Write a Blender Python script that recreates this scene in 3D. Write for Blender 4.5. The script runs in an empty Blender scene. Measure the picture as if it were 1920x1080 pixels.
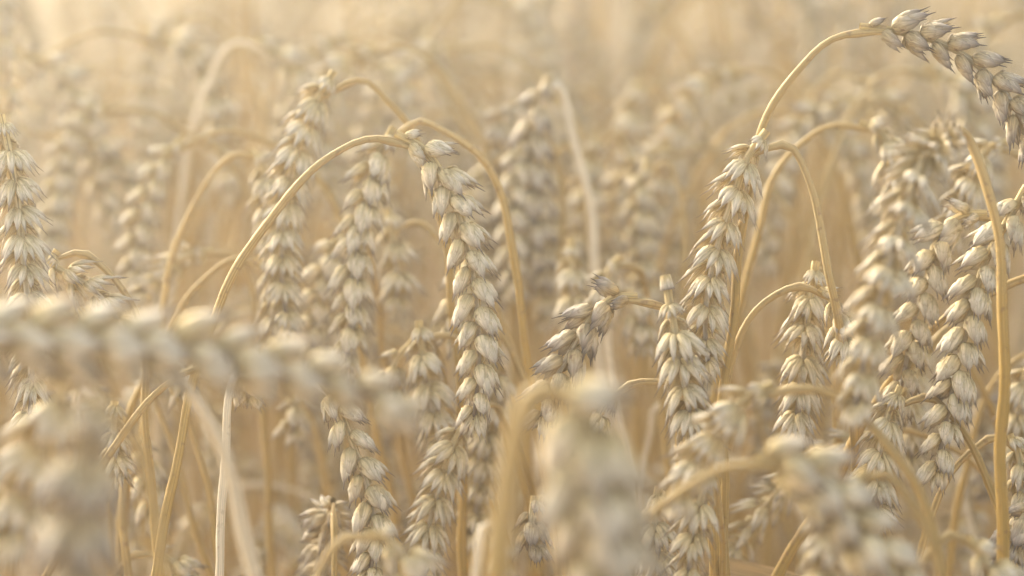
import bpy, math, random
import numpy as np
from mathutils import Vector, Matrix

random.seed(7)
RNG = np.random.default_rng(7)
C = bpy.context.scene.collection
SC = bpy.context.scene

# ------------------------------------------------------------------ camera
CAM_Z, PITCH, LENS, FOCUS = 1.0, math.radians(9.0), 100.0, 0.90
cam_data = bpy.data.cameras.new('camera')
cam_data.lens = LENS
cam_data.sensor_width = 36.0
cam_data.clip_start = 0.01
cam_data.clip_end = 500.0
cam_data.dof.use_dof = True
cam_data.dof.focus_distance = FOCUS
cam_data.dof.aperture_fstop = 6.2
cam = bpy.data.objects.new('camera', cam_data)
cam.location = (0, 0, CAM_Z)
cam.rotation_euler = (math.pi / 2 - PITCH, 0, 0)
C.objects.link(cam)
SC.camera = cam

# ------------------------------------------------------------------ sky, sun, exposure
SUN_AZ, SUN_EL = math.radians(-36), math.radians(23)
world = bpy.data.worlds.new('World')
SC.world = world
world.use_nodes = True
nt = world.node_tree
nt.nodes.clear()
sky = nt.nodes.new('ShaderNodeTexSky')
sky.sky_type = 'NISHITA'
sky.sun_disc = False
sky.sun_elevation = SUN_EL
sky.sun_rotation = SUN_AZ
sky.air_density = 1.0
sky.dust_density = 6.0
sky.ozone_density = 0.3
hsv = nt.nodes.new('ShaderNodeHueSaturation')
hsv.inputs['Saturation'].default_value = 0.5
bg = nt.nodes.new('ShaderNodeBackground')
bg.inputs['Strength'].default_value = 0.15
wo = nt.nodes.new('ShaderNodeOutputWorld')
nt.links.new(sky.outputs['Color'], hsv.inputs['Color'])
nt.links.new(hsv.outputs['Color'], bg.inputs['Color'])
nt.links.new(bg.outputs['Background'], wo.inputs['Surface'])

sun_data = bpy.data.lights.new('sun', 'SUN')
sun_data.energy = 2.1
sun_data.angle = math.radians(34)
sun_data.color = (1.0, 0.92, 0.77)
sun = bpy.data.objects.new('sun', sun_data)
sdir = Vector((math.sin(SUN_AZ) * math.cos(SUN_EL), math.cos(SUN_AZ) * math.cos(SUN_EL), math.sin(SUN_EL)))
sun.rotation_euler = sdir.to_track_quat('Z', 'Y').to_euler()
sun.location = sdir * 20
C.objects.link(sun)

SC.view_settings.view_transform = 'Standard'
SC.view_settings.look = 'None'
SC.view_settings.exposure = 2.16
SC.view_settings.gamma = 1.0
SC.render.engine = 'CYCLES'
SC.cycles.use_denoising = True
SC.cycles.max_bounces = 8
SC.cycles.diffuse_bounces = 5
SC.cycles.transmission_bounces = 4
SC.cycles.volume_bounces = 1
SC.cycles.sample_clamp_indirect = 4.0
SC.cycles.use_adaptive_sampling = True
SC.cycles.adaptive_threshold = 0.02


# ------------------------------------------------------------------ materials
def new_mat(name):
    m = bpy.data.materials.new(name)
    m.use_nodes = True
    m.node_tree.nodes.clear()
    return m, m.node_tree


def N(t, kind, **kw):
    n = t.nodes.new(kind)
    for k, v in kw.items():
        setattr(n, k, v)
    return n


def ramp(t, stops, interp='LINEAR'):
    r = N(t, 'ShaderNodeValToRGB')
    r.color_ramp.interpolation = interp
    e = r.color_ramp.elements
    while len(e) < len(stops):
        e.new(0.5)
    for el, (p, c) in zip(e, stops):
        el.position = p
        el.color = (*c, 1)
    return r


def mixc(t, fac, a, b, mode='MIX'):
    m = N(t, 'ShaderNodeMix', data_type='RGBA', blend_type=mode)
    for key, v in ((0, fac), (6, a), (7, b)):
        s = m.inputs[key]
        if hasattr(v, 'is_linked') or hasattr(v, 'links'):
            t.links.new(v, s)
        else:
            s.default_value = v if key == 0 else (*v, 1)
    return m.outputs[2]


def math_node(t, op, a, b=0.0, c=None, clamp=False):
    m = N(t, 'ShaderNodeMath', operation=op)
    m.use_clamp = clamp
    for i, v in enumerate((a, b) if c is None else (a, b, c)):
        if hasattr(v, 'links'):
            t.links.new(v, m.inputs[i])
        else:
            m.inputs[i].default_value = v
    return m.outputs[0]


def plant_material(name, along_stops, warm_stops, streak_u, streak_v, streak_amt, speck, transl, rough, bump):
    """Dry plant tissue: colour along the piece, long fibres, small brown specks; u, v and tone come from the mesh."""
    m, t = new_mat(name)
    at = N(t, 'ShaderNodeAttribute', attribute_name='suv')
    sep = N(t, 'ShaderNodeSeparateXYZ')
    t.links.new(at.outputs['Vector'], sep.inputs[0])
    u, v, tone = sep.outputs[0], sep.outputs[1], sep.outputs[2]
    oi = N(t, 'ShaderNodeObjectInfo')
    # fibres
    cmb = N(t, 'ShaderNodeCombineXYZ')
    t.links.new(math_node(t, 'MULTIPLY', u, streak_u), cmb.inputs[0])
    t.links.new(math_node(t, 'MULTIPLY', v, streak_v), cmb.inputs[1])
    t.links.new(math_node(t, 'ADD', math_node(t, 'MULTIPLY', tone, 9.0), math_node(t, 'MULTIPLY', oi.outputs['Random'], 23.0)), cmb.inputs[2])
    nz = N(t, 'ShaderNodeTexNoise')
    nz.inputs['Scale'].default_value = 1.0
    nz.inputs['Detail'].default_value = 3.0
    nz.inputs['Roughness'].default_value = 0.6
    t.links.new(cmb.outputs[0], nz.inputs['Vector'])
    # blotches in object space
    tc = N(t, 'ShaderNodeTexCoord')
    nb = N(t, 'ShaderNodeTexNoise')
    nb.inputs['Scale'].default_value = 420.0
    nb.inputs['Detail'].default_value = 2.0
    t.links.new(tc.outputs['Object'], nb.inputs['Vector'])
    # wobble v so that the colour bands are not clean rings
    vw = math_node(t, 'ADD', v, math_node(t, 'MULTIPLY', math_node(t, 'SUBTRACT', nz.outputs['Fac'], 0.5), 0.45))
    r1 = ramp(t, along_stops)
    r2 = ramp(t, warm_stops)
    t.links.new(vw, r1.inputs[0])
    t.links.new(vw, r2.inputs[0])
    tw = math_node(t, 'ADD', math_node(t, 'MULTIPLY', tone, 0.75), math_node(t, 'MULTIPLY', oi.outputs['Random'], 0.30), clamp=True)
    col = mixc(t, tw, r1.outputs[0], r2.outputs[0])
    st = N(t, 'ShaderNodeMapRange')
    st.inputs['From Min'].default_value = 0.3
    st.inputs['From Max'].default_value = 0.7
    st.inputs['To Min'].default_value = 1.0 - streak_amt
    st.inputs['To Max'].default_value = 1.0 + streak_amt * 0.6
    t.links.new(nz.outputs['Fac'], st.inputs['Value'])
    g = N(t, 'ShaderNodeCombineColor')
    for i in range(3):
        t.links.new(st.outputs[0], g.inputs[i])
    col = mixc(t, 1.0, col, g.outputs[0], 'MULTIPLY')
    cm2 = N(t, 'ShaderNodeCombineXYZ')
    t.links.new(math_node(t, 'MULTIPLY', u, streak_u * 3.2), cm2.inputs[0])
    t.links.new(math_node(t, 'MULTIPLY', v, streak_v * 0.9), cm2.inputs[1])
    t.links.new(math_node(t, 'MULTIPLY', tone, 31.0), cm2.inputs[2])
    nv = N(t, 'ShaderNodeTexNoise')
    nv.inputs['Scale'].default_value = 1.0
    nv.inputs['Detail'].default_value = 2.0
    t.links.new(cm2.outputs[0], nv.inputs['Vector'])
    vr = N(t, 'ShaderNodeMapRange')
    vr.inputs['From Min'].default_value = 0.36
    vr.inputs['From Max'].default_value = 0.60
    vr.inputs['To Min'].default_value = 1.0 - streak_amt * 0.7
    vr.inputs['To Max'].default_value = 1.06
    t.links.new(nv.outputs['Fac'], vr.inputs['Value'])
    g2 = N(t, 'ShaderNodeCombineColor')
    for i in range(3):
        t.links.new(vr.outputs[0], g2.inputs[i])
    col = mixc(t, 1.0, col, g2.outputs[0], 'MULTIPLY')
    sp = N(t, 'ShaderNodeMapRange')
    sp.inputs['From Min'].default_value = 0.60
    sp.inputs['From Max'].default_value = 0.74
    t.links.new(nb.outputs['Fac'], sp.inputs['Value'])
    col = mixc(t, math_node(t, 'MULTIPLY', sp.outputs[0], speck), col, (0.17, 0.10, 0.06))
    pb = N(t, 'ShaderNodeBsdfPrincipled')
    pb.inputs['Roughness'].default_value = rough
    pb.inputs['Specular IOR Level'].default_value = 0.08
    t.links.new(col, pb.inputs['Base Color'])
    bp = N(t, 'ShaderNodeBump')
    bp.inputs['Strength'].default_value = bump
    bp.inputs['Distance'].default_value = 0.0006
    t.links.new(math_node(t, 'ADD', math_node(t, 'MULTIPLY', nz.outputs['Fac'], 0.6), math_node(t, 'MULTIPLY', nv.outputs['Fac'], 0.5)), bp.inputs['Height'])
    t.links.new(bp.outputs[0], pb.inputs['Normal'])
    out = N(t, 'ShaderNodeOutputMaterial')
    tr = N(t, 'ShaderNodeBsdfTranslucent')
    t.links.new(col, tr.inputs['Color'])
    mx = N(t, 'ShaderNodeMixShader')
    mx.inputs[0].default_value = transl
    t.links.new(pb.outputs[0], mx.inputs[1])
    t.links.new(tr.outputs[0], mx.inputs[2])
    t.links.new(mx.outputs[0], out.inputs['Surface'])
    return m


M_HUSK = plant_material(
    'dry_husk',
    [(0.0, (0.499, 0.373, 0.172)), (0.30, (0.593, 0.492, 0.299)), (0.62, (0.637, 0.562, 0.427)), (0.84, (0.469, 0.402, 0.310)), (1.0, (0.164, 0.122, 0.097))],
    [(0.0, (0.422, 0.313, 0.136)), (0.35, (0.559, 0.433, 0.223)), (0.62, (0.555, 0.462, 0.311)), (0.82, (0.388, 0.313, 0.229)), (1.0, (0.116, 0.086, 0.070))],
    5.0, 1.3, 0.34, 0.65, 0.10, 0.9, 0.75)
M_GREY = plant_material(
    'weathered_husk',
    [(0.0, (0.405, 0.313, 0.170)), (0.30, (0.485, 0.392, 0.241)), (0.6, (0.449, 0.382, 0.290)), (0.80, (0.312, 0.262, 0.212)), (1.0, (0.097, 0.076, 0.068))],
    [(0.0, (0.364, 0.263, 0.120)), (0.35, (0.460, 0.334, 0.166)), (0.6, (0.408, 0.332, 0.232)), (0.78, (0.272, 0.222, 0.180)), (1.0, (0.078, 0.061, 0.057))],
    5.0, 1.3, 0.42, 0.75, 0.08, 0.6, 0.7)
M_STEM = plant_material(
    'ripe_straw',
    [(0.0, (0.370, 0.282, 0.158)), (0.55, (0.414, 0.290, 0.123)), (0.9, (0.431, 0.304, 0.123)), (1.0, (0.396, 0.299, 0.150))],
    [(0.0, (0.334, 0.246, 0.123)), (0.55, (0.387, 0.246, 0.066)), (0.9, (0.396, 0.251, 0.070)), (1.0, (0.440, 0.308, 0.132))],
    4.0, 7.0, 0.34, 0.55, 0.08, 0.68, 0.35)
M_PALE = plant_material(
    'bleached_straw',
    [(0.0, (0.58, 0.50, 0.37)), (1.0, (0.66, 0.58, 0.44))],
    [(0.0, (0.54, 0.45, 0.30)), (1.0, (0.62, 0.52, 0.36))],
    4.0, 7.0, 0.22, 0.3, 0.15, 0.5, 0.3)
M_LEAF = plant_material(
    'dry_leaf',
    [(0.0, (0.50, 0.40, 0.24)), (0.6, (0.56, 0.46, 0.30)), (1.0, (0.42, 0.32, 0.20))],
    [(0.0, (0.46, 0.34, 0.17)), (0.6, (0.52, 0.38, 0.2)), (1.0, (0.36, 0.25, 0.14))],
    7.0, 5.0, 0.28, 0.5, 0.35, 0.6, 0.3)


def soil_material():
    m, t = new_mat('dry_soil')
    tc = N(t, 'ShaderNodeTexCoord')
    n1 = N(t, 'ShaderNodeTexNoise')
    n1.inputs['Scale'].default_value = 18.0
    n1.inputs['Detail'].default_value = 8.0
    t.links.new(tc.outputs['Object'], n1.inputs['Vector'])
    r = ramp(t, [(0.3, (0.16, 0.11, 0.07)), (0.55, (0.26, 0.19, 0.12)), (0.75, (0.36, 0.28, 0.18))])
    t.links.new(n1.outputs['Fac'], r.inputs[0])
    pb = N(t, 'ShaderNodeBsdfPrincipled')
    pb.inputs['Roughness'].default_value = 0.9
    t.links.new(r.outputs[0], pb.inputs['Base Color'])
    bp = N(t, 'ShaderNodeBump')
    bp.inputs['Distance'].default_value = 0.02
    t.links.new(n1.outputs['Fac'], bp.inputs['Height'])
    t.links.new(bp.outputs[0], pb.inputs['Normal'])
    o = N(t, 'ShaderNodeOutputMaterial')
    t.links.new(pb.outputs[0], o.inputs['Surface'])
    return m


# ------------------------------------------------------------------ mesh builder
class MB:
    def __init__(self):
        self.v, self.q, self.s, self.n = [], [], [], 0

    def grid(self, P, u, v, tone, closed=True):
        """P: (nt, nu, 3) rings; suv = (u, v, tone)."""
        a, b = P.shape[:2]
        S = np.empty((a, b, 3))
        S[..., 0] = u
        S[..., 1] = v
        S[..., 2] = tone
        idx = np.arange(a * b).reshape(a, b)
        nx = np.roll(idx, -1, axis=1) if closed else idx[:, 1:]
        cu = idx if closed else idx[:, :-1]
        q = np.stack([cu[:-1], nx[:-1], nx[1:], cu[1:]], -1).reshape(-1, 4)
        self.v.append(P.reshape(-1, 3))
        self.s.append(S.reshape(-1, 3))
        self.q.append(q + self.n)
        self.n += a * b

    def arrays(self):
        return np.concatenate(self.v), np.concatenate(self.q), np.concatenate(self.s)

    def add_arrays(self, v, q, s):
        self.v.append(v)
        self.q.append(q + self.n)
        self.s.append(s)
        self.n += len(v)

    def mesh(self, name, mats, mat_ids=None):
        v, q, s = self.arrays()
        me = bpy.data.meshes.new(name)
        me.vertices.add(len(v))
        me.vertices.foreach_set('co', v.astype(np.float32).ravel())
        me.loops.add(q.size)
        me.loops.foreach_set('vertex_index', q.astype(np.int32).ravel())
        me.polygons.add(len(q))
        me.polygons.foreach_set('loop_start', np.arange(0, q.size, 4, dtype=np.int32))
        me.polygons.foreach_set('use_smooth', np.ones(len(q), dtype=bool))
        a = me.attributes.new('suv', 'FLOAT_VECTOR', 'POINT')
        a.data.foreach_set('vector', s.astype(np.float32).ravel())
        for m in (mats if isinstance(mats, (list, tuple)) else [mats]):
            me.materials.append(m)
        if mat_ids is not None:
            me.polygons.foreach_set('material_index', mat_ids.astype(np.int32))
        me.update()
        me.validate()
        return me


def link(name, me, parent=None, loc=None, mat=None):
    o = bpy.data.objects.new(name, me)
    C.objects.link(o)
    if parent is not None:
        o.parent = parent
    if mat is not None:
        o.matrix_local = mat
    elif loc is not None:
        o.location = loc
    return o


def unit(a):
    return a / (np.linalg.norm(a, axis=-1, keepdims=True) + 1e-12)


# ------------------------------------------------------------------ one husk (glume or floret), in millimetres then metres
def husk(rng, base, odir, sx, sy, L, w, th, nt_, nu, bow, beak, plump=0.36, taper=1.55):
    """Boat-shaped husk: round shoulder low down, keel along the back, drawn-out tip."""
    d = unit(np.array([sx, sy, 1.0]))
    o = np.array([odir[0], odir[1], 0.0])
    o = unit(o - d * np.dot(o, d))
    wd = np.cross(d, o)
    t = np.linspace(0, 1, nt_) ** 0.9
    r = np.where(t < plump, 0.42 + 0.58 * np.sqrt(np.clip(1 - (1 - t / plump) ** 2, 0, 1)),
                 np.clip(1 - ((t - plump) / (1 - plump)) ** taper, 0, 1))
    r[0] = 0.12
    r[-1] = 0.03
    if nt_ > 5:
        r[-2] = max(0.10, r[-2] * 0.55)
    z = t * L
    if nt_ > 5:
        z[-1] += beak
    ph = np.linspace(0, 2 * np.pi, nu, endpoint=False) + np.pi / 2
    c, s = np.cos(ph), np.sin(ph)
    hump = np.where(s > 0, s, 0.35 * s)
    if nu >= 7:
        hump = hump + 0.16 * np.exp(-((ph - np.pi / 2) % (2 * np.pi)) ** 2 / 0.05)
    jit = 1 + 0.09 * rng.standard_normal((nt_, nu)) * (t[:, None] > 0.15)
    x = (w / 2) * r[:, None] * c[None] * jit
    y = th * (r[:, None] ** 0.8) * hump[None] * jit
    cen = -bow * t ** 2 + 0.35 * bow * np.sin(np.pi * t)
    skew = rng.normal(0, 0.35) * t ** 2
    P = (np.array(base)[None, None] + z[:, None, None] * d + (y + cen[:, None])[..., None] * o + (x + skew[:, None])[..., None] * wd)
    uu = np.abs(((ph - np.pi / 2) / np.pi + 1) % 2 - 1)
    return P * 0.001, uu[None, :], t[:, None]


def spikelet(mb, rng, splay, nt_=9, nu=8, n_florets=4, tone_mean=0.4, glumes=True):
    """A flattened spikelet. x = away from the rachis, y = across the fan, z = along the ear."""
    j = lambda a: rng.normal(0, a)
    for sgn in (-1, 1):
        tn = np.clip(tone_mean + j(0.22), 0, 1)
        if glumes:
            mb.grid(*husk(rng, (0.5, sgn * 1.3, -0.2), (0.12, sgn), 0.04 + j(.03), sgn * (0.40 * splay + abs(j(.05))), 9.6 + j(.5), 4.9 + j(.3), 1.8, nt_, nu, 0.9 + j(.2), 0.5 + abs(j(.5)), 0.34), tn)
        tn = np.clip(tone_mean - 0.15 + j(0.2), 0, 1)
        mb.grid(*husk(rng, (0.9, sgn * 0.9, 0.9), (0.42, sgn), 0.10 + j(.04), sgn * (0.46 * splay + j(.05)), 10.4 + j(.6), 4.4 + j(.3), 1.5, nt_, nu, 0.5 + j(.3), 0.9 + abs(j(.8)), 0.4), tn)
        if n_florets > 2:
            tn = np.clip(tone_mean - 0.2 + j(0.2), 0, 1)
            mb.grid(*husk(rng, (1.7, sgn * 0.7, 1.0), (0.8, 0.6 * sgn), 0.20 + j(.05), sgn * (0.28 * splay + j(.05)), 8.8 + j(.8), 3.4 + j(.3), 1.35, nt_, nu, 0.2 + j(.4), 0.7 + abs(j(.9)), 0.42), tn)
    if n_florets > 3:
        mb.grid(*husk(rng, (2.0, j(.3), 3.0), (1, j(.3)), 0.24 + j(.06), j(.07), 7.0 + j(.8), 2.7 + j(.3), 1.1, nt_, nu, 0.2, 0.7), np.clip(tone_mean + j(.2), 0, 1))


def open_spikelet(mb, rng, splay, nt_=9, nu=8, n_florets=4, tone_mean=0.35):
    """A ripe spikelet that has spread its slim florets into a fan."""
    j = lambda a: rng.normal(0, a)
    for sgn in (-1, 1):
        tn = lambda k: np.clip(tone_mean + k + j(0.2), 0, 1)
        mb.grid(*husk(rng, (0.4, sgn * 1.0, -0.2), (0.35, sgn), 0.06 + j(.05), sgn * (1.0 * splay + j(.08)), 10.4 + j(.6), 4.0 + j(.3), 1.2, nt_, nu, 1.2 + j(.4), 0.6 + abs(j(.6)), 0.36, 1.15), tn(0.05))
        mb.grid(*husk(rng, (0.9, sgn * 0.8, 0.3), (0.75, 0.8 * sgn), 0.20 + j(.06), sgn * (0.68 * splay + j(.07)), 12.2 + j(.7), 3.2 + j(.3), 1.25, nt_, nu, 1.0 + j(.5), 0.8 + abs(j(.7)), 0.38, 1.15), tn(-0.05))
        if n_florets > 2:
            mb.grid(*husk(rng, (1.5, sgn * 0.5, 0.9), (0.9, 0.5 * sgn), 0.32 + j(.06), sgn * (0.38 * splay + j(.07)), 11.6 + j(.9), 3.0 + j(.3), 1.25, nt_, nu, 0.8 + j(.5), 0.6 + abs(j(.7)), 0.40, 1.2), tn(-0.1))
    if n_florets > 3:
        for q in range(int(rng.integers(1, 3))):
            mb.grid(*husk(rng, (2.0, j(.4), 3.0), (1, j(.3)), 0.34 + j(.06), j(.14), 8.6 + j(.9), 2.6 + j(.3), 1.0, nt_, nu, 0.5, 0.5, 0.42, 1.2), np.clip(tone_mean + j(.2), 0, 1))


def make_spikelet_set(n, nt_, nu, nf, seed, fn=None):
    out = []
    for k in range(n):
        rng = np.random.default_rng(seed + k)
        mb = MB()
        (fn or spikelet)(mb, rng, rng.uniform(0.85, 1.2), nt_, nu, nf, rng.uniform(0.2, 0.6))
        out.append(mb.arrays())
    return out


SPK_HI = make_spikelet_set(12, 11, 12, 4, 100)
OPEN_HI = make_spikelet_set(14, 11, 12, 4, 200, open_spikelet)
SPK_MID = make_spikelet_set(8, 7, 6, 4, 300)
OPEN_MID = make_spikelet_set(8, 7, 6, 4, 400, open_spikelet)
SPK_LOW = make_spikelet_set(4, 5, 5, 2, 500) + make_spikelet_set(6, 5, 5, 3, 550, open_spikelet)
SPK_TINY = make_spikelet_set(4, 4, 4, 0, 700)


def arrays_to_mesh(name, arr, mat):
    mb = MB()
    mb.add_arrays(*arr)
    return mb.mesh(name, mat)


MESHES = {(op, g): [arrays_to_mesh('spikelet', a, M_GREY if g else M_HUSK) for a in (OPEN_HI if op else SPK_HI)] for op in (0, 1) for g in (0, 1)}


# ------------------------------------------------------------------ curves
def spline(pts, step):
    """Centripetal-ish Catmull-Rom through pts, resampled evenly about every STEP metres."""
    p = np.array(pts, float)
    p = np.vstack([2 * p[0] - p[1], p, 2 * p[-1] - p[-2]])
    out = []
    for i in range(1, len(p) - 2):
        p0, p1, p2, p3 = p[i - 1:i + 3]
        d0, d1, d2 = (max(1e-6, np.linalg.norm(b - a)) ** 0.5 for a, b in ((p0, p1), (p1, p2), (p2, p3)))
        t0, t1 = 0, d0
        t2, t3 = t1 + d1, t1 + d1 + d2
        for t in np.linspace(t1, t2, 16, endpoint=False):
            a1 = (t1 - t) / (t1 - t0) * p0 + (t - t0) / (t1 - t0) * p1
            a2 = (t2 - t) / (t2 - t1) * p1 + (t - t1) / (t2 - t1) * p2
            a3 = (t3 - t) / (t3 - t2) * p2 + (t - t2) / (t3 - t2) * p3
            b1 = (t2 - t) / (t2 - t0) * a1 + (t - t0) / (t2 - t0) * a2
            b2 = (t3 - t) / (t3 - t1) * a2 + (t - t1) / (t3 - t1) * a3
            out.append((t2 - t) / (t2 - t1) * b1 + (t - t1) / (t2 - t1) * b2)
    out.append(p[-2])
    out = np.array(out)
    s = np.concatenate([[0], np.cumsum(np.linalg.norm(np.diff(out, axis=0), axis=1))])
    n = max(3, int(round(s[-1] / step)) + 1)
    q = np.linspace(0, s[-1], n)
    return np.stack([np.interp(q, s, out[:, k]) for k in range(3)], 1), q


def frames(P, ref):
    T = unit(np.gradient(P, axis=0))
    A = np.array(ref, float)
    X = []
    for tv in T:
        A = A - tv * np.dot(A, tv)
        A = A / (np.linalg.norm(A) + 1e-12)
        X.append(A.copy())
    X = np.array(X)
    return T, X, np.cross(T, X)


def tube(mb, P, rad, nu, tone, v0=0.0, v1=1.0, ref=(0.3, -1, 0.2), rng=None):
    T, X, Y = frames(P, ref)
    ph = np.linspace(0, 2 * np.pi, nu, endpoint=False)
    rr = np.asarray(rad)[:, None]
    if rng is not None:
        rr = rr * (1 + 0.05 * np.sin(ph * 2 + 1)[None] + 0.03 * rng.standard_normal((len(P), nu)))
    R = P[:, None] + rr[..., None] * (np.cos(ph)[None, :, None] * X[:, None] + np.sin(ph)[None, :, None] * Y[:, None])
    u = np.abs((ph / np.pi) % 2 - 1)
    mb.grid(R, u[None, :], np.linspace(v0, v1, len(P))[:, None], tone)


def stem_radius(q, r_top, r_bot, n_nodes=2):
    L = q[-1]
    d = L - q                                      # distance below the ear
    r = r_top + (r_bot - r_top) * np.clip(d / 0.22, 0, 1) ** 0.8
    r = r * (1 + 0.05 * np.sin(d * 61.0 + r_bot * 9e3) + 0.04 * np.sin(d * 173.0)) + 0.00045 * np.exp(-((d - 0.013) / 0.0022) ** 2)
    r = r * np.clip(0.5 + d / 0.016, 0, 1)
    for k in range(n_nodes):                        # joints far down the straw
        x = 0.42 + 0.24 * k
        r = r + 0.0007 * np.exp(-((d - x) / 0.004) ** 2)
    return r


def ear_nodes(P, q, ref, roll, rng, spacing, size, loose, start=0.0, shed=0.0, neck=0.55, tip=0.22):
    """Places of the spikelets along the ear path: (point, 3x3 axes, scale)."""
    T, X, Y = frames(P, ref)
    L = q[-1]
    n = max(5, int(L / spacing))
    out = []
    for k in range(n):
        s = start + (k + 0.35) / n * (L - start) * 0.97
        i = min(len(q) - 1, int(np.searchsorted(q, s)))
        f = k / (n - 1)
        sc = size * min(1.0, neck + 0.22 * k) * (1.0 - tip * (max(0, (f - 0.72) / 0.28) if tip < 0.3 else f ** 1.6)) * rng.uniform(0.93, 1.07)
        a = roll + 0.35 * (f - 0.4) + rng.normal(0, 0.09)
        sd = math.cos(a) * X[i] + math.sin(a) * Y[i]
        if k % 2:
            sd = -sd
        lean = loose * rng.uniform(0.8, 1.2) * (0.75 if f > 0.85 else 1)
        zz = unit(math.cos(lean) * T[i] + math.sin(lean) * sd)
        xx = unit(sd - zz * np.dot(sd, zz))
        yy = np.cross(zz, xx)
        tw = rng.normal(0, 0.12)
        x2 = math.cos(tw) * xx + math.sin(tw) * yy
        y2 = np.cross(zz, x2)
        if 3 < k < n - 3 and rng.random() < shed:      # here and there one has been shed
            continue
        sc *= rng.uniform(0.94, 1.06)
        out.append((P[i] + 0.0006 * sd, np.stack([x2, y2, zz], 1), sc))
    # the terminal spikelet stands across the others
    zz = T[-1]
    a = roll + 1.57
    xx = unit((math.cos(a) * X[-1] + math.sin(a) * Y[-1]))
    out.append((P[-1] - 0.003 * zz - 0.0015 * xx, np.stack([xx, np.cross(zz, xx), zz], 1), size * (1 - tip)))
    return out


def rachis(mb, P, q, tone=0.4, nu=6):
    tube(mb, P, np.interp(q, [0, q[-1]], [0.0014, 0.0007]), nu, tone)


# ------------------------------------------------------------------ from picture to place
FWD = np.array([0, math.cos(PITCH), -math.sin(PITCH)])
UPV = np.array([0, math.sin(PITCH), math.cos(PITCH)])
RIGHT = np.array([1.0, 0, 0])
CAMP = np.array([0, 0, CAM_Z])


def at(x, y, d):
    k = d * 36.0 / LENS / 1920.0
    return CAMP + FWD * d + RIGHT * (x - 960) * k + UPV * (540 - y) * k


def points(spec, d):
    return [at(p[0], p[1], d + (p[2] if len(p) > 2 else 0.0)) for p in spec]


GROUP = 'ripe wheat stalks standing in the field'


def to_ground(pts, rng):
    """Carries the stem on from its lowest known point down to the soil."""
    p0 = pts[0]
    v = p0 - pts[1]
    v = v / np.linalg.norm(v)
    if v[2] > -0.25:
        v[2] = -0.25
        v = v / np.linalg.norm(v)
    a = p0 + v * 0.06
    b = a + np.array([v[0] * 0.10, v[1] * 0.06, -0.14])
    g = np.array([b[0] + v[0] * 0.12 + rng.normal(0, .01), b[1] + v[1] * 0.08 + rng.normal(0, .01), 0.0])
    m = b * 0.5 + g * 0.5 + np.array([rng.normal(0, .006), rng.normal(0, .006), 0])
    return [g, m, b, a] + list(pts)


def leaf_blade(mb, rng, base, az, length, width, droop, curl, n=14):
    d = np.array([math.cos(az), math.sin(az), 0])
    s = np.linspace(0, 1, n)
    up = length * (0.55 * s - droop * s ** 2)
    out = length * (0.25 * s + 0.55 * s ** 2)
    side = np.array([-d[1], d[0], 0])
    P = base + out[:, None] * d + up[:, None] * np.array([0, 0, 1.0]) + (0.03 * np.sin(s * 4 + curl))[:, None] * side
    w = width * np.clip(np.sin(np.pi * np.clip(s * 0.93 + 0.07, 0, 1)) ** 0.6, 0.04, 1)
    ang = curl * s * 2.2
    T = unit(np.gradient(P, axis=0))
    U = unit(np.cross(T, side))
    sd = np.cos(ang)[:, None] * side + np.sin(ang)[:, None] * U
    nn = np.cross(T, sd)
    e = np.array([-1, -0.45, 0, 0.45, 1])
    G = P[:, None] + (w / 2)[:, None, None] * e[None, :, None] * sd[:, None] + (w[:, None] * 0.16 * (e ** 2)[None])[..., None] * nn[:, None]
    up_, dn = G, G[:, ::-1] - nn[:, None] * 0.00018
    R = np.concatenate([up_, dn], 1)
    u = np.concatenate([e, e[::-1]]) * 0.5 + 0.5
    mb.grid(R, u[None], s[:, None], rng.uniform(0.1, 0.9))


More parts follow.
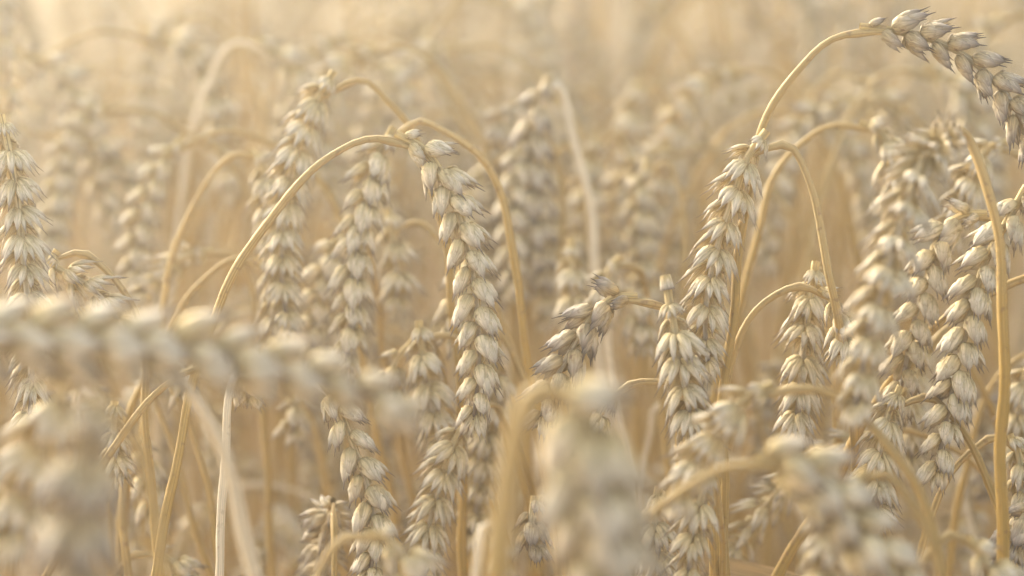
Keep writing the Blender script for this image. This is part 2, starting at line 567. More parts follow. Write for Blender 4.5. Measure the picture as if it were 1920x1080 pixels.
def wheat(label, d, stem, ear, roll=0, sharp=False, size=1.0, loose=0.37, tone=None, pale=False, thick=1.0, leaf=None, ground=True, category='wheat stalk', ear_label=None, spacing=0.0042, grey=False, start=0.0, neck=0.55, tip=0.22):
    """One stalk: an Empty at its foot > stem, ear (> spikelets when it is near focus), leaf."""
    seed = abs(hash((round(d * 1000), int(stem[0][0]), int(stem[0][1]), len(label)))) % 100000
    rng = np.random.default_rng(seed)
    ps = points(stem, d)
    if ground:
        ps = to_ground(ps, rng)
    pe = points(ear, d) if ear else []
    base = Vector(ps[0])
    root = bpy.data.objects.new('wheat_stalk', None)
    root.empty_display_size = 0.05
    root.location = base
    C.objects.link(root)
    root['label'] = label
    root['category'] = category
    root['group'] = GROUP
    b0 = np.array(base)
    full = ps + (pe[1:2] if pe else [])
    P, q = spline(full, 0.004)
    if pe:                                          # stop the straw where the ear begins
        k = int(np.argmin(np.linalg.norm(P - pe[0], axis=1)))
        P, q = P[:k + 4], q[:k + 4]
    mb = MB()
    d_ = q[-1] - q                                   # dry straw is never quite straight
    wob = np.clip(d_ / 0.06, 0, 1)[:, None] * np.stack([0.0011 * np.sin(d_ * 47 + seed), 0.0011 * np.sin(d_ * 39 + seed * 2), 0 * d_], 1)
    wob += np.clip(d_ / 0.03, 0, 1)[:, None] * np.stack([0.0004 * np.sin(d_ * 150 + seed), 0.0004 * np.sin(d_ * 131 + seed), 0 * d_], 1)
    P = P + wob
    tn = rng.uniform(0.25, 0.85) if tone is None else tone
    tube(mb, P - b0, stem_radius(q, 0.00105 * thick, 0.00175 * thick), 10 if sharp else 8, tn, rng=rng)
    link('stem', mb.mesh('stem', M_PALE if pale else M_STEM), root)
    if pe:
        E, qe = spline([pe[0]] + pe[1:], 0.0015)
        view = unit(E[0] - CAMP)
        T0 = unit(E[3] - E[0])
        ref = np.cross(T0, view)
        nodes = ear_nodes(E, qe, ref, math.radians(roll), rng, spacing * size * (1.12 if roll > 42 else 1.05), size, loose, start, 0.0, neck, tip)
        is_open = 1 if roll > 42 else 0
        e0 = E[0]
        mb = MB()
        rachis(mb, E - e0, qe)
        if start > 0:                               # the bare, thickened neck
            kk = max(4, int(start * 0.75 / 0.0015))
            tube(mb, E[:kk] - e0, np.linspace(0.0017, 0.0024, kk), 8, 0.3)
        if sharp:
            eo = link('ear', mb.mesh('ear', M_HUSK), root, loc=Vector(e0 - b0))
            for (p, A, sc) in nodes:
                Mx = Matrix.Translation(Vector(p - e0)) @ (Matrix([list(r) for r in A]).to_4x4()) @ Matrix.Scale(sc, 4)
                link('spikelet', random.choice(MESHES[is_open, 1 if grey else 0]), eo, mat=Mx)
        else:
            tm = rng.normal(0, 0.1)
            for (p, A, sc) in nodes:
                v, f, s = (OPEN_MID if is_open else SPK_MID)[rng.integers(8)]
                s2 = s.copy()
                s2[:, 2] = np.clip(s2[:, 2] + tm + rng.normal(0, .1), 0, 1)
                mb.add_arrays((v * sc) @ A.T + (p - e0), f, s2)
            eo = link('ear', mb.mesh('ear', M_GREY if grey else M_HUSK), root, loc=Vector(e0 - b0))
        if ear_label:
            eo['label'] = ear_label
    if leaf:
        for (h, az, ln, wd, dr, cu) in leaf:
            i = int(np.argmin(np.abs(P[:, 2] - h)))
            mb = MB()
            leaf_blade(mb, rng, P[i] - b0, az, ln, wd, dr, cu)
            link('leaf', mb.mesh('leaf', M_LEAF), root)
    return root


# ------------------------------------------------------------------ the setting
def make_ground():
    n = 60
    g = np.linspace(-1, 1, n)
    g = np.sign(g) * np.abs(g) ** 2.2 * 40
    X, Y = np.meshgrid(g, g + 5, indexing='xy')
    Z = 0.012 * np.sin(X * 9) * np.sin(Y * 7.3) * (np.abs(X) < 12) - 0.012
    mb = MB()
    mb.grid(np.stack([X, Y, Z], -1), 0.5, 0.5, 0.5, closed=False)
    o = link('ground', mb.mesh('ground', soil_material()))
    o['kind'] = 'structure'


make_ground()

# ------------------------------------------------------------------ stalks of the photograph, one by one
# (nearly in focus: every spikelet a sub-part)
wheat('sharp golden stalk at the centre arching up and over, its ear hanging straight down', 0.90,
      [(285, 1080), (345, 820), (400, 605), (450, 490), (530, 372), (620, 292), (695, 260)],
      [(742, 250), (800, 285), (843, 360), (872, 450), (892, 560), (898, 680), (888, 790)], roll=12, sharp=True, tone=0.8, loose=0.37)
wheat('sharp stalk arching highest of all, grey-tipped ear reaching out to the right', 0.90,
      [(1345, 1000), (1358, 720), (1385, 450), (1440, 230), (1500, 130), (1565, 72)],
      [(1612, 50), (1680, 58), (1750, 75), (1820, 112), (1880, 170), (1925, 240), (1950, 310)], roll=8, sharp=True, grey=True, tone=0.5, loose=0.37)
wheat('sharp stalk hooked over to the left, broad pale ear under the highest arch', 0.895,
      [(1590, 760, .02), (1556, 540), (1545, 440), (1520, 345), (1480, 272)],
      [(1438, 245), (1402, 295), (1372, 380), (1347, 455), (1328, 540), (1322, 620), (1328, 690)], roll=72, sharp=True, leaf=[(0.73, 2.6, 0.15, 0.007, 0.35, -1.0)], tone=0.5, loose=0.38)
wheat('sharp pale ear with a bare stub on top, florets fanned both ways', 0.875,
      [(1276, 900, .05), (1268, 700, .045), (1256, 560, .035), (1248, 522, .015)],
      [(1247, 516), (1256, 570), (1274, 670), (1292, 770), (1312, 870)], roll=88, sharp=True, start=0.007, tone=0.4, loose=0.38)
wheat('sharp grey-brown ear drooping left from a stalk that hides behind the stub-topped ear', 0.90,
      [(1290, 800, .03), (1280, 660, .03), (1262, 600, .02), (1235, 574)],
      [(1195, 556), (1150, 558), (1110, 592), (1072, 655), (1035, 725), (1010, 790)], roll=15, sharp=True, grey=True, tone=0.3, loose=0.37)
wheat('thin straw running level to the left and bending into a small thin ear', 0.905,
      [(1325, 900, .03), (1310, 790, .03), (1290, 735, .02), (1245, 717), (1185, 720)],
      [(1152, 735), (1128, 768), (1108, 820), (1095, 890)], roll=40, sharp=True, size=0.8, tone=0.3)
wheat('straight upright golden straw at right with a big soft pale ear on its left', 0.86,
      [(1887, 1040), (1882, 800), (1873, 560), (1860, 400), (1842, 315), (1812, 252)],
      [(1790, 252, -.02), (1730, 300, -.05), (1690, 420, -.06), (1655, 540, -.065), (1625, 650, -.065), (1605, 770, -.065)], roll=80, tone=1.0, thick=1.2, size=1.05)
wheat('sharp plump ear of round golden husks sloping down left behind the upright straw', 0.905,
      [(2010, 760), (2000, 500), (1975, 360), (1945, 330)],
      [(1925, 350), (1890, 412), (1850, 485), (1822, 570), (1802, 660), (1780, 760), (1762, 850), (1752, 895)], roll=10, sharp=True, tone=0.6, loose=0.38)
wheat('drooping ear of separate round husks between the big soft ear and plump golden ear', 0.925,
      [(2010, 800), (1985, 600), (1940, 480), (1895, 420)],
      [(1850, 400), (1800, 405), (1760, 445), (1738, 520), (1715, 600), (1695, 700), (1682, 770)], roll=10, sharp=True, tone=0.6, loose=0.37)
wheat('pale fan-shaped ear left of the big soft ear, behind a curved thin straw', 0.925,
      [(1570, 880, .06), (1560, 700, .05), (1545, 560, .04), (1535, 505, .02)],
      [(1530, 490), (1520, 550), (1508, 640), (1500, 720), (1490, 825)], roll=86, sharp=True, tone=0.35)
wheat('thin curved straw bending right into a short ear beside the pale fan-shaped one', 0.905,
      [(1362, 900), (1366, 720), (1376, 660), (1402, 600), (1445, 558), (1500, 537)],
      [(1535, 542), (1562, 565), (1578, 610), (1575, 670)], roll=50, sharp=True, size=0.85, tone=0.5)
wheat('pale ear nodding left from a straw that climbs out of the lower right corner', 0.91,
      [(1905, 1060), (1876, 950), (1838, 860), (1795, 793), (1745, 745)],
      [(1690, 724), (1668, 770), (1650, 840), (1640, 910), (1650, 975)], roll=78, sharp=True, tone=0.4)
wheat('thin straw curving right behind the upright straw to a half hidden ear', 0.915,
      [(1715, 1080), (1740, 975), (1782, 888), (1822, 845), (1868, 819)],
      [(1892, 815), (1908, 850), (1916, 920), (1912, 1010)], roll=60, sharp=True, size=0.9, tone=0.5)
wheat('dark spiky ear pushing in from the right edge near the bottom right corner', 0.885,
      [(2020, 1080), (2010, 980), (1985, 925)],
      [(1955, 925), (1925, 960), (1900, 1005), (1880, 1050)], roll=30, sharp=True, grey=True, tone=0.2, size=0.9)
wheat('sharp ear of golden husks hanging low, below the tip of the blurred sideways ear', 0.90,
      [(405, 1080), (418, 860), (440, 720), (462, 690, .01), (505, 682, .015), (560, 695, .01)],
      [(600, 712), (628, 750), (655, 815), (682, 890), (698, 960), (700, 1030), (690, 1090)], roll=10, sharp=True, tone=0.6, pale=True, ear_label='golden hanging ear on a bleached straw')
wheat('tall pale ear cut by the left edge, hanging straight down over much of its height', 0.90,
      [(-130, 700), (-110, 400), (-70, 250), (-25, 205)],
      [(2, 215), (18, 290), (32, 370), (40, 450), (50, 545), (58, 640), (60, 730), (52, 800)], roll=75, sharp=True, tone=0.4, leaf=[(0.72, 0.4, 0.16, 0.007, 0.5, 0.8)])
wheat('small pale ear drooping right, its straw arching from the left beneath the soft golden ears', 0.92,
      [(275, 760), (262, 620), (240, 560), (198, 508), (150, 474)],
      [(108, 470), (95, 490), (130, 515), (175, 545), (215, 590), (235, 640)], roll=50, sharp=True, size=0.85, tone=0.3)
wheat('pale ear hanging beside the plump golden husks of the central arch, low in the gap', 0.94,
      [(985, 900, .04), (950, 800, .03), (915, 760, .01)],
      [(885, 775), (852, 830), (822, 920), (802, 1000), (800, 1085)], roll=76, sharp=True, tone=0.4)
wheat('small dark dry ear low at the centre beside the soft foreground arch', 0.92,
      [(1040, 1080, .03), (1035, 980, .03), (1018, 935, .02)],
      [(1003, 930), (998, 960), (996, 995), (1003, 1030)], roll=40, sharp=True, grey=True, size=0.85, tone=0.2)
wheat('bare golden straw leaning up right, lower left, ending behind the blurred ears', 0.90,
      [(150, 960), (200, 850), (258, 770), (330, 708), (372, 690)],
      [(420, 680, .01), (450, 700, .02), (470, 750, .03)], roll=40, size=0.8, tone=0.6)
wheat('small pale upright ear tip peeping up in the lower left behind the golden straw', 0.93,
      [(240, 1000, .04), (232, 860, .04), (222, 775, .02)],
      [(215, 752), (212, 790), (215, 840), (222, 900)], roll=85, sharp=True, size=0.85, tone=0.25)
wheat('small pale ear cluster low at the bottom, left of the soft foreground ears at right', 0.885,
      [(1265, 1080, .04), (1255, 980, .03), (1242, 925, .015)],
      [(1236, 912), (1228, 960), (1232, 1010), (1240, 1080)], roll=85, sharp=True, size=0.95, tone=0.25)
wheat('fan-shaped pale ear at the bottom under the blurred bent ear at right', 0.86,
      [(1370, 1150, .05), (1352, 1000, .03), (1340, 900, .015)],
      [(1330, 872), (1315, 930), (1300, 1000), (1290, 1085)], roll=80, size=0.95, tone=0.3)

# (just behind the focus)
wheat('slightly soft tall ear leaning down left from a short golden arch, left of centre', 0.975,
      [(850, 640), (838, 440), (800, 300), (770, 240), (728, 190), (680, 150)],
      [(626, 133), (592, 190), (562, 265), (542, 340), (530, 430), (528, 520), (538, 610)], roll=70, tone=0.6, sharp=True)
wheat('slightly soft ear hanging in the middle just behind the central arch, its straw looping right', 0.965,
      [(1005, 740), (985, 600), (960, 440), (930, 352), (893, 290), (830, 245), (780, 228)],
      [(738, 238), (705, 300), (682, 390), (666, 460), (660, 540), (655, 620), (648, 690)], roll=40, tone=0.65, sharp=True)
wheat('soft golden ear tucked between the two soft tall ears left of centre', 1.03,
      [(720, 640, .02), (700, 520, .01), (680, 450)],
      [(645, 425), (612, 485), (592, 560), (585, 660)], roll=20, tone=0.7)
wheat('soft ear hanging behind the central arch, its straw coming down from it to the right', 1.03,
      [(900, 640), (870, 530), (835, 462), (780, 415)],
      [(726, 390), (735, 440), (745, 510), (742, 580)], roll=60, tone=0.5)
wheat('soft pale ear with its narrow end up, right of the low hanging golden ear', 0.965,
      [(880, 1000, .05), (850, 800, .05), (815, 660, .035), (795, 620, .02)],
      [(785, 600), (792, 660), (806, 740), (825, 830), (840, 900)], roll=86, tone=0.3, sharp=True)
wheat('little soft ear drooping left beside the pale ear with its narrow end up', 0.975,
      [(900, 780, .02), (880, 660, .02), (860, 632), (820, 630)],
      [(775, 640), (748, 668), (732, 710), (726, 760)], roll=40, size=0.85, tone=0.4)
wheat('soft ear hanging just right of the central hanging ear, lower half of the field', 0.985,
      [(1020, 860), (985, 720), (950, 640), (940, 620)],
      [(932, 640), (926, 730), (908, 830), (895, 930), (885, 1010)], roll=70, tone=0.45)
wheat('golden slanting straw right of the central hanging ear, dropping to the soft foreground arch', 0.99,
      [(1010, 840), (985, 720), (950, 630), (905, 530)],
      [(880, 480), (862, 520), (855, 580), (852, 650)], roll=40, tone=0.8, thick=1.4, leaf=[(0.70, 3.4, 0.2, 0.008, 0.4, 1.1)])
wheat('soft pale upright ear right of centre with a fan of florets below its point', 1.04,
      [(1110, 800, .05), (1095, 600, .05), (1078, 480, .02)],
      [(1070, 445), (1072, 500), (1076, 560), (1082, 640)], roll=85, tone=0.3)
wheat('soft small curled ear above the grey-brown drooping ear', 1.02,
      [(1230, 700, .02), (1215, 560, .02), (1190, 500)],
      [(1165, 482), (1145, 500), (1132, 545), (1128, 600)], roll=50, size=0.9, tone=0.4)
wheat('soft pale vertical straw below the grey-brown ear, right of the foreground arch', 1.02,
      [(1185, 1000), (1168, 860), (1150, 720), (1142, 620)],
      [(1150, 560), (1175, 545), (1195, 580), (1205, 650)], roll=40, pale=True, thick=1.2)
wheat('soft wide ear behind the right side, its straw rising in a level golden arch', 1.0,
      [(1400, 520), (1440, 345), (1498, 272), (1560, 235)],
      [(1612, 230), (1650, 248), (1675, 300), (1688, 380), (1690, 470)], roll=50, tone=0.7)
wheat('soft ear sloping down left behind the top of the upright straw at right', 0.98,
      [(2000, 480), (1960, 380), (1925, 300)],
      [(1895, 264), (1855, 275), (1825, 320), (1800, 385), (1775, 450)], roll=60, tone=0.4)
wheat('golden slanting straw crossing behind the plump golden ear at right', 0.935,
      [(1560, 900), (1620, 790), (1700, 680), (1790, 590), (1885, 537), (1940, 520)],
      [(1990, 520), (2030, 560), (2050, 620), (2055, 690)], roll=10, tone=0.8, thick=1.25)
wheat('soft ear at the right edge, right of the upright straw at half height', 0.97,
      [(2060, 900), (2040, 740), (1990, 670)],
      [(1950, 665), (1922, 700), (1908, 770), (1902, 850)], roll=70, tone=0.4)
wheat('soft straw rising steeply right and bending over behind the upright straw', 1.02,
      [(1775, 1080), (1800, 900), (1838, 770), (1885, 692), (1930, 665)],
      [(1975, 680), (2000, 730), (2010, 790)], roll=20, tone=0.6, leaf=[(0.70, 3.0, 0.18, 0.007, 0.4, -0.9)])
wheat('soft pale ear in the gap left of the plump golden ear tip', 0.99,
      [(1850, 760, .03), (1800, 640, .02), (1770, 620)],
      [(1740, 640), (1715, 710), (1705, 790), (1712, 880)], roll=70, tone=0.4)
wheat('soft golden ear arching out of the upper left, its straw falling away right', 1.15,
      [(520, 560), (478, 400), (430, 312), (350, 247), (270, 207)],
      [(205, 194), (150, 222), (120, 295), (105, 375), (95, 460), (92, 540)], roll=40, tone=0.6)
wheat('soft golden ear of plump husks hanging left under a low flat arch', 1.08,
      [(665, 560), (640, 420), (580, 322), (500, 265), (420, 246)],
      [(345, 255), (305, 300), (278, 370), (258, 445), (242, 530)], roll=20, tone=0.75)
wheat('soft golden curved straw rising between two soft ears on the left', 1.02,
      [(296, 620), (310, 540), (345, 430), (400, 325), (448, 288)],
      [(470, 282), (490, 305), (500, 380), (505, 460)], roll=60, tone=0.85)
wheat('soft golden slanting straw low on the left, above the blurred sideways ear', 0.99,
      [(300, 660), (335, 578), (380, 525), (440, 485)],
      [(480, 480), (505, 510), (515, 570), (512, 640)], roll=60, tone=0.8)
wheat('soft pale ear lying level behind the small drooping ear on the left', 1.04,
      [(480, 640), (470, 530), (440, 480)],
      [(400, 470), (350, 480), (300, 510), (262, 555)], roll=60, tone=0.3)
wheat('soft dark ear low on the left, right of the small pale tip', 1.0,
      [(225, 1000), (228, 880), (240, 825)],
      [(256, 815), (270, 850), (280, 910), (288, 980)], roll=30, tone=0.2)
wheat('soft leaning brown straw in the lower left behind the sharp golden straw', 1.0,
      [(400, 1080), (345, 900), (295, 760), (270, 690)],
      [(255, 650), (262, 640), (285, 665), (292, 720)], roll=30, tone=0.5, leaf=[(0.68, 5.9, 0.2, 0.008, 0.3, 1.0)])
wheat('soft leaning golden straw in the lower left, nearer the bleached straw', 0.98,
      [(425, 1080), (385, 900), (345, 770), (318, 720)],
      [(305, 690), (320, 675), (345, 700), (355, 750)], roll=30, tone=0.75)
wheat('small soft dark ear hanging under the blurred sideways ear', 1.03,
      [(660, 900), (640, 780), (600, 715)],
      [(565, 720), (552, 760), (548, 820)], roll=40, size=0.9, tone=0.4)
wheat('soft ear lying along the bottom edge, left of the sharp golden straw', 0.97,
      [(180, 1150), (215, 1080), (255, 1040)],
      [(285, 1035), (320, 1050), (350, 1090)], roll=40, tone=0.4)

# (the soft ears behind, each with a shape one can tell)
wheat('blurred pale ear drooping right at the top, over the tall ear left of centre', 1.22,
      [(560, 420), (580, 220), (610, 135), (645, 106)],
      [(690, 100), (738, 145), (760, 215), (772, 300)], roll=40, tone=0.4)
wheat('blurred golden arch at the top, a ring shape left of the middle', 1.55,
      [(700, 300), (718, 130), (752, 60), (795, 36)],
      [(835, 52), (868, 105), (885, 170), (890, 260)], roll=30, tone=0.85)
wheat('blurred golden ear beside a pale upright straw at the centre, the left of two', 1.15,
      [(955, 620), (960, 420), (966, 280), (980, 205)],
      [(968, 188), (938, 225), (926, 330), (930, 450), (938, 560)], roll=50, tone=0.3, pale=True, thick=1.4, grey=True, size=1.1)
wheat('blurred golden ear beside a pale upright straw at the centre, the right of two', 1.10,
      [(1125, 640), (1110, 450), (1090, 330), (1068, 230), (1046, 160)],
      [(1030, 142), (1005, 200), (998, 300), (1002, 420), (1012, 520)], roll=30, tone=0.6, pale=True, thick=1.4, grey=True, size=1.2)
wheat('blurred large pale ear hanging straight, right of the centre pair, the left of two', 1.25,
      [(1330, 640), (1310, 400), (1270, 230), (1230, 160)],
      [(1195, 150), (1180, 220), (1182, 330), (1195, 430), (1210, 530)], roll=60, tone=0.3, size=1.3)
wheat('blurred large pale ear hanging straight, right of the centre pair, the right of two', 1.3,
      [(1400, 640), (1370, 380), (1320, 240), (1280, 200)],
      [(1250, 195), (1240, 270), (1248, 370), (1258, 470), (1262, 560)], roll=60, tone=0.3, size=1.3)
wheat('blurred ear sloping right at the top above the centre pair', 1.6,
      [(900, 420), (920, 200), (960, 100), (1010, 62)],
      [(1050, 55), (1095, 85), (1130, 150), (1140, 230)], roll=30, tone=0.4)
wheat('blurred arch left of the hooked pale ear, its own ear hanging inside it', 1.38,
      [(1270, 480), (1280, 270), (1310, 160), (1350, 118)],
      [(1380, 122), (1385, 180), (1368, 250), (1360, 330)], roll=40, tone=0.4)
wheat('blurred ear sloping right under the highest arch', 1.2,
      [(1480, 480), (1500, 260), (1540, 160), (1580, 135)],
      [(1615, 145), (1655, 180), (1690, 230), (1720, 300)], roll=30, tone=0.3)
wheat('blurred slim straw with a hanging ear at the top left, tall and upright', 1.8,
      [(330, 400), (310, 200), (285, 80), (262, 10)],
      [(250, -30), (230, -10), (210, 60), (205, 140)], roll=40, pale=True)
wheat('blurred pale ear in the top left, hanging beside the tall upright straw', 1.6,
      [(480, 420), (450, 220), (425, 150)],
      [(405, 130), (392, 150), (385, 210), (390, 270)], roll=60, tone=0.4)

# (the crowd behind them that arches into the upper field)
FAR_LABEL = 'blurred straw-coloured stalk among the crowded soft stalks behind the sharp ears'
ra = np.random.default_rng(12)
for col in range(46):
    x = -40 + (col + ra.uniform(0.0, 1.0)) * 2000 / 46
    d = ra.uniform(1.14, 1.5)
    y = ra.uniform(20, 330) - 330 * (d - 1.14)
    px = d * 36 / LENS / 1920
    sg = 1 if ra.random() < 0.55 else -1
    w = ra.uniform(0.03, 0.075) / px * sg
    el = ra.uniform(0.066, 0.088) / px
    hang = ra.uniform(0.0, 0.35) * sg
    up = ra.uniform(0.012, 0.03) / px
    wheat(FAR_LABEL, d,
          [(x - w * 1.35, y + 5.5 * up + 260), (x - w * 1.15, y + 4 * up), (x - w * 0.8, y + 1.5 * up), (x - w * 0.3, y + 0.1 * up)],
          [(x, y), (x + w * 0.3 + hang * 0.2 * el, y + 0.16 * el), (x + w * 0.38 + hang * 0.5 * el, y + 0.5 * el), (x + w * 0.36 + hang * 0.9 * el, y + 0.98 * el)],
          roll=ra.uniform(0, 90), pale=ra.random() < 0.06, size=ra.uniform(0.9, 1.15))

# (the knot of ears behind the middle, and straws that cross low down)
KNOT = 'soft golden ear in the knot of hanging ears behind the centre right'
for (x, y, dx, L, d, rl) in ((985, 250, -8, 300, 1.10, 20), (1032, 270, 10, 330, 1.13, 60), (912, 290, 6, 290, 1.14, 30), (1120, 250, -14, 300, 1.16, 70), (1215, 300, 12, 320, 1.12, 40)):
    wheat(KNOT, d, [(x + 75, y + 420), (x + 70, y + 180), (x + 58, y + 50), (x + 30, y + 2)],
          [(x, y), (x - 16, y + 60), (x - 18 + dx * .5, y + L * .5), (x - 14 + dx, y + L)], roll=rl, tone=0.7, size=1.05)
LOW = 'thin soft straw crossing the low gaps behind the sharp stalks, small ear bent over'
rb = np.random.default_rng(5)
for k in range(20):
    x = 120 + k * 92 + rb.uniform(-40, 40)
    y = rb.uniform(560, 760)
    sl = rb.uniform(-150, 150)
    sg = 1 if rb.random() < 0.5 else -1
    wheat(LOW, rb.uniform(1.09, 1.28), [(x + sl, 1100), (x + sl * .45, 900), (x + sl * .1, y + 70), (x + 8 * sg, y + 8)],
          [(x + 34 * sg, y), (x + 62 * sg, y + 40), (x + 72 * sg, y + 120), (x + 70 * sg, y + 230)],
          roll=rb.uniform(0, 90), size=rb.uniform(0.75, 0.95), thick=0.9, pale=k % 6 == 0, grey=k % 3 == 0)

# (the blurred ones in front)
wheat('big blurred ear lying sideways across the left, nearest of all at mid height', 0.68,
      [(-520, 1000), (-490, 800), (-410, 660), (-310, 618)],
      [(-230, 618), (80, 632), (220, 640), (380, 660), (520, 688), (640, 720), (748, 766)], roll=-38, tone=0.5, size=1.6, loose=0.30, spacing=0.0033, tip=0.38)
wheat('blurred pale straw curving up to a fat drooping ear at the lower left', 0.735,
      [(478, 1085), (442, 960), (400, 825), (345, 715), (285, 650), (225, 635)],
      [(170, 655), (125, 715), (90, 800), (50, 900), (20, 1010)], roll=60, pale=True, thick=1.35, size=1.35)
wheat('fat blurred ear filling the bottom left corner, florets turned to the viewer', 0.63,
      [(330, 1150, .04), (300, 950, .04), (230, 790, .03)],
      [(195, 745), (165, 820), (150, 910), (145, 1000), (150, 1100)], roll=80, tone=0.3, size=1.3, grey=True)
wheat('most blurred stalk of all, a thick arch at the bottom with drooping ear', 0.63,
      [(938, 1120), (948, 980), (962, 860), (985, 770), (1015, 730)],
      [(1042, 722), (1080, 760), (1100, 850), (1118, 970), (1138, 1110)], roll=30, tone=1.0, thick=2.3, size=1.75, spacing=0.0029, neck=0.85)
wheat('blurred pale bent straw end poking up at the bottom, left of the centre arch', 0.76,
      [(888, 1100), (898, 1020), (908, 975)],
      [(925, 968), (935, 1000), (940, 1060), (945, 1130)], roll=30, pale=True, size=0.6)
wheat('blurred small arch at the bottom edge under the low hanging golden ear', 0.77,
      [(580, 1110), (610, 1045), (648, 1008)],
      [(690, 996), (730, 1015), (765, 1060), (785, 1120)], roll=20, tone=0.5)
wheat('blurred pale ear sweeping down left from a brown bent straw at lower right', 0.80,
      [(1775, 1120), (1745, 1000), (1695, 885), (1625, 790), (1540, 732)],
      [(1450, 720), (1400, 745), (1350, 800), (1305, 870), (1270, 950)], roll=60, tone=0.4, thick=1.15)
wheat('blurred straw sloping up right to a yellowish ear falling to the bottom, lower right', 0.725,
      [(1120, 1100), (1205, 985), (1290, 915), (1370, 876)],
      [(1415, 855), (1505, 880), (1565, 945), (1622, 1015), (1690, 1095)], roll=-25, tone=0.8, size=1.3, thick=1.1, neck=0.9, spacing=0.0034)
wheat('blurred bent brown straw whose pale ear hangs left, at the bottom right', 0.77,
      [(1780, 1120), (1750, 1020), (1708, 938), (1660, 888)],
      [(1625, 880), (1590, 920), (1560, 985), (1545, 1060), (1540, 1120)], roll=70, tone=0.35)
wheat('blurred low arch in the bottom right corner with its ear falling right', 0.80,
      [(1715, 1130), (1728, 1060), (1755, 1020), (1785, 1002)],
      [(1815, 1006), (1845, 1045), (1870, 1090), (1885, 1140)], roll=30, tone=0.4)

# ------------------------------------------------------------------ the blurred stalks behind: a few grown, then copied
def grown_stalk(rng, spk, nu_stem, seg, with_leaf=True):
    """Stem, ear and leaf arrays of a random stalk standing at the origin, nodding towards +x."""
    H = rng.uniform(0.74, 0.93)
    lean = rng.normal(0, 0.05)
    hook = rng.uniform(0.035, 0.085)
    rise = rng.uniform(0.02, 0.06)
    pts = [(0, 0, 0), (lean * .3, 0, H * .35), (lean * .7, .01, H * .7), (lean, .01, H - .05),
           (lean + hook * .35, .012, H + rise * .55), (lean + hook * .9, .012, H + rise * .75)]
    drop = rng.uniform(0.0, 0.35)
    tip = [(lean + hook * 1.25, .013, H + rise * .35), (lean + hook * 1.5, .014, H - .03), (lean + hook * (1.5 + drop), .015, H - .075)]
    if rng.random() < 0.18:                         # a few ears stand out sideways or up
        tip = [(lean + hook * 1.3, .013, H + rise * .9), (lean + hook * 1.3 + .04, .014, H + rise * .7), (lean + hook * 1.3 + .075, .015, H + rise * .2)]
    full = [np.array(p, float) for p in pts + tip]
    P, q = spline(full[:7], seg)
    k = int(np.argmin(np.linalg.norm(P - full[5], axis=1)))
    P, q = P[:k + 1], q[:k + 1]
    st = MB()
    tube(st, P, stem_radius(q, .0010, .0017), nu_stem, rng.uniform(.2, .9))
    E, qe = spline(full[5:], 0.003)
    ea = MB()
    if nu_stem > 4:
        rachis(ea, E, qe, nu=5)
    tm = rng.normal(0, .15)
    for (p, A, sc) in ear_nodes(E, qe, (0, 1, 0), rng.uniform(0, 3.1), rng, .0043, 1.0, rng.uniform(.34, .5), 0.0, 0.04):
        v, f, s = spk[rng.integers(len(spk))]
        s2 = s.copy()
        s2[:, 2] = np.clip(s2[:, 2] + tm, 0, 1)
        ea.add_arrays((v * sc) @ A.T + p, f, s2)
    lf = None
    if with_leaf:
        lf = MB()
        leaf_blade(lf, rng, P[int(len(P) * rng.uniform(.45, .72))], rng.uniform(0, 6.28), rng.uniform(.12, .24), rng.uniform(.006, .011), rng.uniform(.2, .9), rng.uniform(-1.5, 1.5))
    return st, ea, lf


protos = []
for k in range(22):
    rng = np.random.default_rng(2000 + k)
    st, ea, lf = grown_stalk(rng, SPK_LOW, 6, 0.012)
    protos.append((st.mesh('stem', M_PALE if k % 5 == 0 else M_STEM), ea.mesh('ear', M_GREY if k % 7 == 1 else M_HUSK), lf.mesh('leaf', M_LEAF)))


def scatter(d0, d1, n, margin, rng, min_gap):
    pts = []
    tries = 0
    while len(pts) < n and tries < n * 60:
        tries += 1
        y = math.sqrt(rng.uniform(d0 ** 2, d1 ** 2))
        hw = y * 0.18 * margin + 0.03
        x = rng.uniform(-hw, hw)
        if all((x - a) ** 2 + (y - b) ** 2 > min_gap ** 2 for a, b in pts[-160:]):
            pts.append((x, y))
    return pts


first = {}
rng = np.random.default_rng(31)
near = [(x, y, rng.uniform(0.80, 0.93), 0.13) for x, y in scatter(1.02, 1.32, 56, 1.0, rng, 0.035)]
back = [(x, y, rng.uniform(0.97, 1.13), 0.06) for x, y in scatter(1.4, 1.95, 100, 1.06, rng, 0.028)]
for (x, y, sc, lean) in near + back:
    k = int(rng.integers(len(protos)))
    rz = rng.uniform(0, 6.283)
    if k not in first:
        root = bpy.data.objects.new('wheat_stalk', None)
        root['label'] = FAR_LABEL
        root['category'] = 'wheat stalk'
        root['group'] = GROUP
        C.objects.link(root)
        kids = [link(nm, me, root) for nm, me in zip(('stem', 'ear', 'leaf'), protos[k])]
        first[k] = (root, kids)
    else:
        r0, kids = first[k]
        root = r0.copy()
        C.objects.link(root)
        for ch in kids:
            c = ch.copy()
            c.parent = root
            C.objects.link(c)
    root.location = (x, y, -0.004)
    root.rotation_euler = (rng.normal(0, lean), rng.normal(0, lean), rz)
    root.scale = (sc, sc, sc)

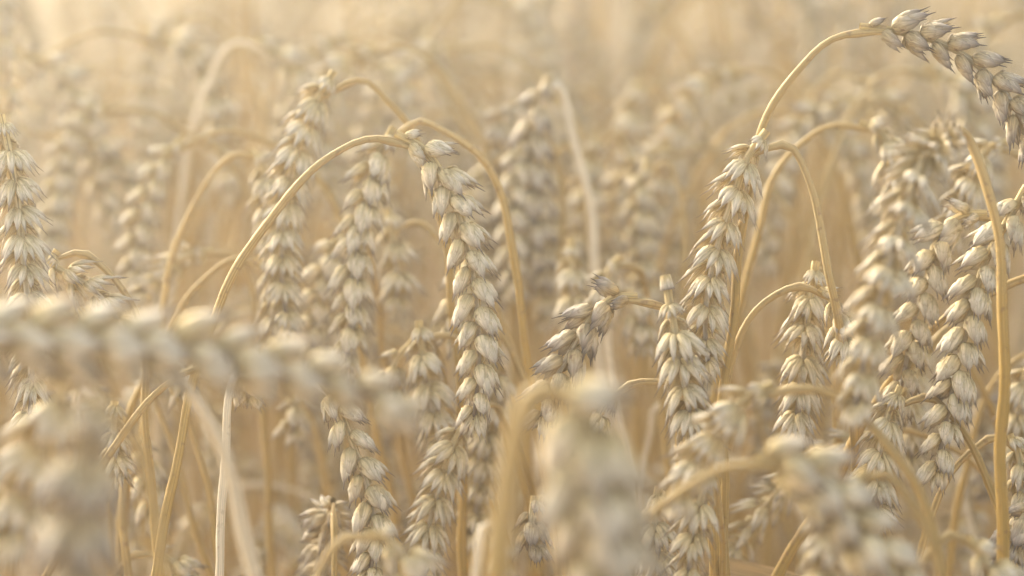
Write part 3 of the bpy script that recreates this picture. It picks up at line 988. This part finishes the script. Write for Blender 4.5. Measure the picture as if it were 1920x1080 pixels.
# ------------------------------------------------------------------ the far field, uncountable: one object
tiny = []
for k in range(12):
    r2 = np.random.default_rng(4000 + k)
    st, ea, lf = grown_stalk(r2, SPK_TINY, 4, 0.05)
    tiny.append((st.arrays(), ea.arrays(), lf.arrays()))
mb = MB()
mid = []
rng = np.random.default_rng(77)
far = scatter(1.95, 6.5, 2000, 1.25, rng, 0.03)
side = [(sg * (y * 0.18 * 1.12 + 0.05 + rng.uniform(0, .45)), y) for y in rng.uniform(1.0, 2.35, 150) for sg in (-1, 1)]
for (x, y) in far + side:
    a = rng.uniform(0, 6.283)
    R = np.array([[math.cos(a), -math.sin(a), 0], [math.sin(a), math.cos(a), 0], [0, 0, 1]]) * rng.uniform(0.93, 1.07)
    R[0, 2] += rng.normal(0, .04)
    R[1, 2] += rng.normal(0, .04)
    for m_id, (v, f, s) in enumerate(tiny[rng.integers(len(tiny))]):
        mb.add_arrays(v @ R.T + np.array([x, y, -0.004]), f, s)
        mid.append(np.full(len(f), m_id))
fo = link('wheat_field', mb.mesh('wheat_field', [M_STEM, M_HUSK, M_LEAF], np.concatenate(mid)))
fo['kind'] = 'stuff'
fo['label'] = 'dense soft mass of ripe wheat far behind'
fo['category'] = 'wheat'

# ------------------------------------------------------------------ added box of scattering air: lifts the blacks and spreads the warm glow
HAZE_D, HAZE_G = 0.06, 0.88


def make_added_haze():
    mb = MB()
    x0, x1, y0, y1, z0, z1 = -60, 60, -50, 60, -1.1, 1.25
    v = np.array([(x, y, z) for z in (z0, z1) for y in (y0, y1) for x in (x0, x1)], float)
    q = np.array([(0, 2, 3, 1), (4, 5, 7, 6), (0, 1, 5, 4), (2, 6, 7, 3), (0, 4, 6, 2), (1, 3, 7, 5)])
    mb.add_arrays(v, q, np.zeros((8, 3)))
    m, t = new_mat('added_haze')
    pv = N(t, 'ShaderNodeVolumePrincipled')
    pv.inputs['Color'].default_value = (0.97, 0.92, 0.78, 1)
    pv.inputs['Density'].default_value = HAZE_D
    pv.inputs['Anisotropy'].default_value = HAZE_G
    o = N(t, 'ShaderNodeOutputMaterial')
    t.links.new(pv.outputs[0], o.inputs['Volume'])
    h = link('added_haze', mb.mesh('added_haze', m))
    h['kind'] = 'stuff'


make_added_haze()
